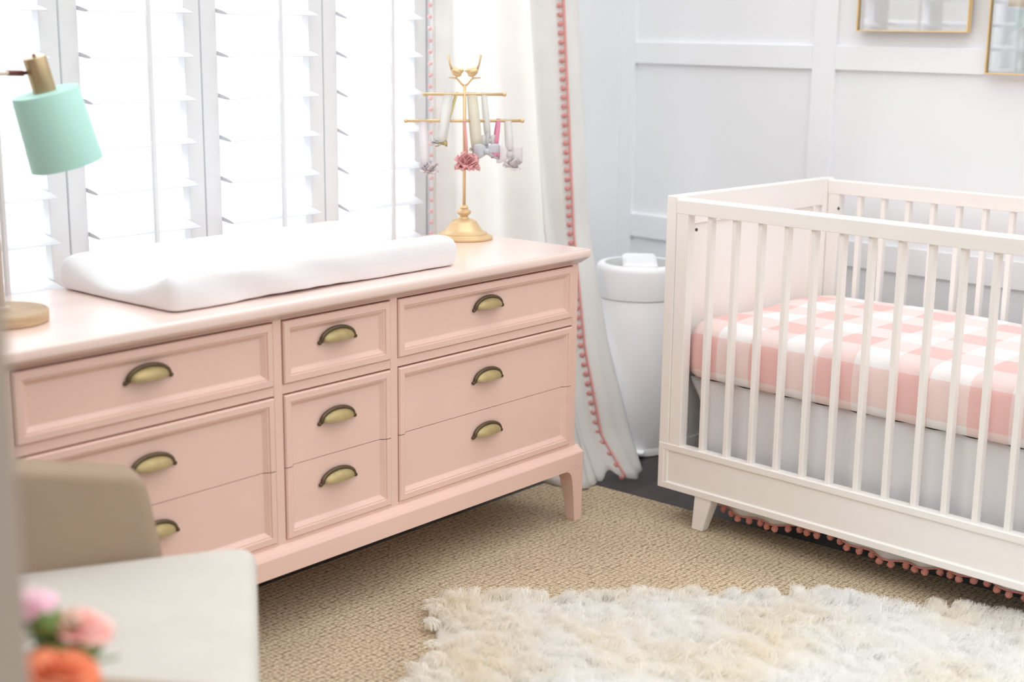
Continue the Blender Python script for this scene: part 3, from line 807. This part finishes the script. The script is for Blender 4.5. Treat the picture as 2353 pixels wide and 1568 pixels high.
m = MB(); prism(m, [F, Bf, Bn, Nn], .335, .462, .034, .012); m.build('seat_cushion', M_chair, ch, smooth=True)
inn = (Nn-F).normalized()
m = MB(); prism(m, [F+bk*.03+inn*.0, Bf+bk*.06, Bn+bk*.06, Nn+bk*.03], .16, .345, .03); m.build('seat_base', M_chair, ch, smooth=True)
# far arm: inner face runs beside the cushion, its top climbs to the back
def arm(A, d, nrm, ln, name, z_f, z_b):
    m = MB(); rings = []
    for k, f in enumerate((0, .012, .03, .06, .2, .4, .6, .8, 1)):
        rd = (.022, .010, .003, 0, 0, 0, 0, 0, 0)[k]
        zt = z_f + (z_b-z_f)*f
        c0 = A + d*(ln*f)
        lean = .026
        prof = []
        W = .085
        for yy, zz in ((rd, .17), (rd, .45), (rd, zt-.018-rd), (rd+.004, zt-.006-rd), (.016+rd*.5, zt-rd), (W-.016-rd*.5, zt-rd), (W-.004-rd, zt-.006-rd), (W-rd, zt-.018-rd), (W-rd, .17)):
            p = c0 + nrm*yy + d*(lean*(zz-.46)/.15 if zz > .3 else lean*(.3-.46)/.15)
            prof.append((p.x, p.y, zz))
        rings.append(prof)
    m.loft(rings); return m.build(name, M_chair_shaded, ch, smooth=True, auto=50, bevel=.004)
A0 = Vector((-1.606, -.400)); dA = Vector((-.93, .364)).normalized(); nA = Vector((.364, .93)).normalized()
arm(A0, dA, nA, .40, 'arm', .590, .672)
A1 = Vector((-1.93, -1.045)); dB = Vector((-.88, .475)).normalized(); nB = Vector((-.475, -.88)).normalized()
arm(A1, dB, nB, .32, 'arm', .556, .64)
m = MB(); b0 = Bf + Vector((.01, .075)); b1 = Bn + Vector((-.0, -.08))
nb = (b1-b0).normalized(); rings = []
for z, o, th in ((.17, .0, .09), (.45, .0, .10), (.62, .02, .095), (.78, .035, .085), (.84, .045, .06), (.855, .05, .03)):
    a, b = b0+bk*(o+.0), b1+bk*(o+.0)
    rings.append([(a.x, a.y, z), (b.x, b.y, z), (b.x+bk.x*th, b.y+bk.y*th, z), (a.x+bk.x*th, a.y+bk.y*th, z)])
m.loft(rings); m.build('backrest', M_chair, ch, smooth=True, auto=60, bevel=.02, seg=4)
for p in (F+bk*.08+inn*.05, Nn+bk*.08-inn*.05, Bf-bk*.0+inn*.05, Bn-bk*.0-inn*.05):
    MB().lathe([(.012, .0005), (.022, .165)], (p.x, p.y, 0), 16).build('leg', M_legw, ch, smooth=True, auto=40)

# ------------------------------------------------------------------ flowers on a side table in the near left corner
FX, FY = -2.252, -1.150
st_ = thing('side_table', 'small round white side table just inside the doorway, under the flowers', 'side table', (FX, FY, 0))
MB().lathe([(.099, .44), (.103, .444), (.103, .456), (.100, .46)], (FX, FY, 0), 40).build('table_top', M_trim, st_, smooth=True, auto=40)
MB().lathe([(.085, .0005), (.085, .01), (.03, .02), (.018, .04), (.018, .40), (.04, .44)], (FX, FY, 0), 28).build('pedestal', M_trim, st_, smooth=True, auto=40)
m = MB().lathe([(.03, .4605), (.042, .468), (.048, .51), (.040, .56), (.036, .575), (.033, .575), (.037, .56), (.044, .51), (.038, .472), (.004, .470)], (FX, FY, 0), 32, caps=(True, True))
tag(m.build('vase', M_pail, smooth=True), 'small white vase holding the flowers in the near left corner', 'vase')
M_stem = paint('green_stem', (120,150,84), .6, .08, 20, bump=.02)
M_leaf = paint('green_leaf', (134,160,96), .55, .15, 20, bump=.03)
def petal_mat(name, a, b):
    m, nt, bb = new_mat(name); L_ = nt.links
    tc = N(nt, 'ShaderNodeTexCoord'); no = N(nt, 'ShaderNodeTexNoise', Scale=40.0, Detail=2.0); L_.new(tc.outputs['Object'], no.inputs['Vector'])
    r = ramp(nt, no.outputs['Fac'], [(.35, lin(*a)), (.65, lin(*b))]); L_.new(r.outputs[0], bb.inputs['Base Color']); bb.inputs['Roughness'].default_value = .7
    bb.inputs['Subsurface Weight'].default_value = .2; bb.inputs['Subsurface Radius'].default_value = (.01, .006, .005); return m
def flower(c, r, mat, label, tilt=(0, 0), leaves=2, np_=34):
    c = Vector(c); t = thing('flower', label, 'flower', (FX, FY, .50))
    m = MB(); up = Vector((tilt[0], tilt[1], 1)).normalized(); Mr = up.to_track_quat('Z', 'Y').to_matrix().to_4x4()
    for i in range(np_):
        f = i/(np_-1); az = i*2.39996; op = .12 + 1.15*f; ln = r*(.55+.55*f); wd = r*(.42+.40*f)
        rows = []
        for u in range(6):
            uu = u/5; row = []
            for v in range(5):
                vv = (v-2)/2
                bend = op*(.35+.65*uu); rad = ln*uu*math.sin(bend)+.08*r*f; h = ln*uu*math.cos(bend)*.9 - .25*r*f
                wx = wd*vv*math.sin(PI*(.12+.80*uu))**.7; cup = .25*wd*(1-vv*vv)*uu
                p = Vector((rad+cup*.5, wx, h + .04*r*math.sin(3*vv+i)))
                p.rotate(Matrix.Rotation(az, 3, 'Z')); row.append(c + Mr @ p)
            rows.append(row)
        m.grid(rows)
    m.build('bloom', mat, t, smooth=True, solid=.0006)
    base_ = Vector((FX+random.uniform(-.012, .012), FY+random.uniform(-.012, .012), .50)); mid = base_.lerp(c, .6) + Vector((0, 0, .03))
    MB().tube([base_, mid, c - up*r*.25], .0026, 8).build('stem', M_stem, t, smooth=True)
    for k in range(leaves):
        p0 = base_.lerp(c, .80-.12*k); d = Vector((random.uniform(-1, 1), random.uniform(-1, 1), .3)).normalized(); s = d.cross(Vector((0,0,1))).normalized(); rows = []
        for u in range(6):
            w = .011*math.sin(PI*u/5*.95+.08); q = p0 + d*(.045*u/5) + Vector((0,0,-.02*(u/5)**2)); rows.append([q-s*w+Vector((0,0,.003)), q, q+s*w+Vector((0,0,.003))])
        MB().grid(rows).build('leaf', M_leaf, t, smooth=True, solid=.0006)
def sprig(c, label, n=9, size=.014):
    c = Vector(c); t = thing('greenery_sprig', label, 'greenery', (FX, FY, .50)); b_ = Vector((FX, FY, .50))
    MB().tube([b_, b_.lerp(c, .6)+Vector((0,0,.02)), c], .002, 8).build('stem', M_stem, t, smooth=True)
    for k in range(n):
        d = Vector((random.uniform(-1, 1), random.uniform(-1, 1), random.uniform(-.2, 1))).normalized(); s = d.cross(Vector((.1,.2,1))).normalized(); rows = []
        for u in range(6):
            w = size*.55*math.sin(PI*u/5*.95+.08); q = c + d*(size*1.9*u/5); rows.append([q-s*w, q+Vector((0,0,-.002)), q+s*w])
        MB().grid(rows).build('leaf', M_leaf, t, smooth=True, solid=.0006)
flower((-2.212, -1.033, .733), .026, petal_mat('pink_petals', (240,176,200), (250,220,230)), 'small pink flower at the back left of the bouquet, highest of the three', (-.1, -.1))
flower((-2.182, -1.068, .709), .033, petal_mat('coral_petals', (244,166,154), (250,212,204)), 'coral pink flower on the right side of the bouquet', (.15, -.1))
flower((-2.232, -1.108, .690), .037, petal_mat('orange_petals', (226,112,72), (240,150,110)), 'orange flower low at the front of the bouquet', (0, -.25))
sprig((-2.212, -1.062, .706), 'green leaf sprig between the pink and the coral flower', 18, .021)
sprig((-2.190, -1.096, .686), 'dark green leaf sprig under the coral flower, right of the orange one', 14, .016)

# ------------------------------------------------------------------ sheepskin
poly = [(-.675,-.130),(-.760,-.195),(-.845,-.272),(-.905,-.352),(-.978,-.345),(-1.075,-.415),(-1.17,-.55),(-1.22,-.78),(-1.18,-1.05),(-1.08,-1.35),(-.80,-1.62),(-.40,-1.72),(-.10,-1.66),(-.03,-1.45),(.03,-1.31),
        (.122,-1.205),(.085,-1.055),(-.015,-.905),(-.055,-.765),(-.19,-.650),(-.275,-.525),(-.38,-.43),(-.475,-.352),(-.590,-.190)]
def inside(x, y):
    c = False; n = len(poly); j = n-1
    for i in range(n):
        xi, yi = poly[i]; xj, yj = poly[j]
        if (yi > y) != (yj > y) and x < (xj-xi)*(y-yi)/(yj-yi)+xi: c = not c
        j = i
    return c
def edge_dist(x, y):
    best = 9
    for i in range(len(poly)):
        a, b = poly[i], poly[(i+1) % len(poly)]; dx, dy = b[0]-a[0], b[1]-a[1]
        t = max(0, min(1, ((x-a[0])*dx+(y-a[1])*dy)/(dx*dx+dy*dy))); d = math.hypot(x-a[0]-t*dx, y-a[1]-t*dy)
        if d < best: best, bx_, by_ = d, a[0]+t*dx, a[1]+t*dy
    return best, bx_, by_
def wool(name):
    m, nt, b = new_mat(name); L_ = nt.links
    tc = N(nt, 'ShaderNodeTexCoord'); no = N(nt, 'ShaderNodeTexNoise', Scale=3.2, Detail=4.0); L_.new(tc.outputs['Object'], no.inputs['Vector'])
    r = ramp(nt, no.outputs['Fac'], [(.32, lin(253,247,235)), (.60, lin(254,254,252))]); L_.new(r.outputs[0], b.inputs['Base Color'])
    b.inputs['Roughness'].default_value = .9; b.inputs['Specular IOR Level'].default_value = .1
    t = N(nt, 'ShaderNodeBsdfTranslucent'); L_.new(r.outputs[0], t.inputs['Color']); ms = N(nt, 'ShaderNodeMixShader', Fac=.5)
    L_.new(b.outputs[0], ms.inputs[1]); L_.new(t.outputs[0], ms.inputs[2]); L_.new(ms.outputs[0], nt.nodes['Material Output'].inputs['Surface']); return m
M_wool = wool('cream_wool')
sh = thing('sheepskin_rug', 'fluffy cream sheepskin lying on the jute rug in front of the crib', 'rug', (-.55, -.9, 0))
pts = densify(poly, .03); cc = (-.55, -.92)
rings = []
for f, z in ((.97, .0005), (.985, .006), (.97, .014), (.90, .020), (.75, .022), (.5, .022), (.25, .022), (.03, .022)):
    rings.append([(cc[0]+(x-cc[0])*f, cc[1]+(y-cc[1])*f, z) for x, y in pts])
MB().loft(rings).build('hide', M_wool, sh, smooth=True)
# wool: tufts of fine curved locks, one object
NC = 2600; clumps = []
while len(clumps) < NC:
    x, y = random.uniform(-1.24, .14), random.uniform(-1.74, -.11)
    if inside(x, y): clumps.append((x, y, random.uniform(-.012, .012), random.uniform(-.012, .012), random.uniform(.75, 1.15)))
locks = []
SEG = 4
V, Fc = [], []
for x, y, lx, ly, hs in clumps:
    near = y > -1.28
    d, ex, ey = edge_dist(x, y)
    ox, oy = ((ex-x)/max(d, 1e-4), (ey-y)/max(d, 1e-4))
    push = .016*max(0, 1-d/.05)
    for s in range((90 if d < .045 else 44) if near else 12):
        a = random.uniform(0, 2*PI); rr_ = .021*math.sqrt(random.random())
        bx0, by0 = x+rr_*math.cos(a), y+rr_*math.sin(a)
        ht = .030*hs*random.uniform(.8, 1.1)*(1-.45*max(0, 1-d/.03)); wv = random.uniform(.0006, .0013)*(1 if near else 1.8)
        tx, ty = x+lx-.006+push*ox*1.0+rr_*.75*math.cos(a+.8), y+ly-.010+push*oy*1.0+rr_*.75*math.sin(a+.8)
        wa = random.uniform(0, PI); wx, wy = math.cos(wa)*wv, math.sin(wa)*wv
        o = len(V); ph = random.uniform(0, 6)
        for k in range(SEG+1):
            f = k/SEG; g = f**1.4
            px = bx0+(tx-bx0)*g + .003*math.sin(ph+f*5)*f; py = by0+(ty-by0)*g + .003*math.cos(ph+f*5)*f
            pz = .012 + ht*math.sin(f*PI/2*(.9 if push < .01 else 1.25)); t_ = 1-.75*f
            V.append((px-wx*t_, py-wy*t_, pz)); V.append((px+wx*t_, py+wy*t_, pz))
        for k in range(SEG): Fc.append((o+2*k, o+2*k+1, o+2*k+3, o+2*k+2))
m = MB(); m.v, m.f, m.m = V, Fc, [0]*len(Fc)
wo = m.build('wool', M_wool, sh, smooth=True); wo['kind'] = 'stuff'

# ------------------------------------------------------------------ cord on the floor under the dresser
pc_ = thing('power_cord', 'black power cord with white plug on the dark floor under the dresser', 'cord', (0, .33, -.012))
MB().tube([(-.45, .36, -.0075), (-.25, .33, -.0075), (-.08, .37, -.0075), (.06, .33, -.0075), (.14, .40, -.0075), (.20, .52, -.0075)], .0042, 8).build('cable', M_black, pc_, smooth=True)
MB().box(.045, .075, .315, .345, -.0115, .014).build('plug', M_wplast, pc_, bevel=.004)

# ------------------------------------------------------------------ light, world, camera
w = bpy.data.worlds.new('daylight'); scn.world = w; w.use_nodes = True
bg = w.node_tree.nodes['Background']; bg.inputs['Color'].default_value = (1, 1, 1, 1)
wt = w.node_tree; wtc = N(wt, 'ShaderNodeTexCoord'); wsp = N(wt, 'ShaderNodeSeparateXYZ'); wt.links.new(wtc.outputs['Generated'], wsp.inputs[0])
# indoors the light comes from above, out of the window it is a bright overcast day
wz = N(wt, 'ShaderNodeMapRange'); wz.interpolation_type = 'SMOOTHSTEP'
for k_, v_ in (('From Min', -.05), ('From Max', .80), ('To Min', .27), ('To Max', 2.25)): wz.inputs[k_].default_value = v_
wt.links.new(wsp.outputs['Z'], wz.inputs['Value'])
wy = N(wt, 'ShaderNodeMapRange')
for k_, v_ in (('From Min', .12), ('From Max', .32), ('To Min', 0), ('To Max', 1)): wy.inputs[k_].default_value = v_
wt.links.new(wsp.outputs['Y'], wy.inputs['Value'])
wm = N(wt, 'ShaderNodeMix'); wm.data_type = 'FLOAT'; wt.links.new(wy.outputs[0], wm.inputs[0]); wt.links.new(wz.outputs[0], wm.inputs[2]); wm.inputs[3].default_value = 1.4
wt.links.new(wm.outputs[0], bg.inputs['Strength'])
def area(name, loc, size, rot, power, col=(1, 1, 1)):
    l = bpy.data.lights.new(name, 'AREA'); l.shape = 'RECTANGLE'; l.size, l.size_y = size; l.energy = power; l.color = col
    o = bpy.data.objects.new(name, l); COL.objects.link(o); o.location = loc; o.rotation_euler = rot; return o
area('window_daylight', (-.55, 1.75, 3.15), (3.6, 1.7), (math.radians(-38), 0, 0), 300, (.98, .99, 1))

cam = bpy.data.cameras.new('camera'); co = bpy.data.objects.new('camera', cam); COL.objects.link(co)
co.location = (-2.91272784, -2.25712359, 1.30469524); co.rotation_euler = (1.3533, -.0112, -.8625)
cam.sensor_width = 36; cam.lens = 36*3268/2353; cam.clip_start = .05
cam.dof.use_dof = True; cam.dof.focus_distance = 3.45; cam.dof.aperture_fstop = 2.2
scn.camera = co
scn.view_settings.view_transform = 'Standard'; scn.view_settings.look = 'None'
scn.view_settings.exposure = .1; scn.view_settings.gamma = 1
scn.cycles.use_denoising = True
scn.cycles.max_bounces = 8; scn.cycles.diffuse_bounces = 5; scn.cycles.transparent_max_bounces = 16
scn.cycles.caustics_reflective = False; scn.cycles.caustics_refractive = False
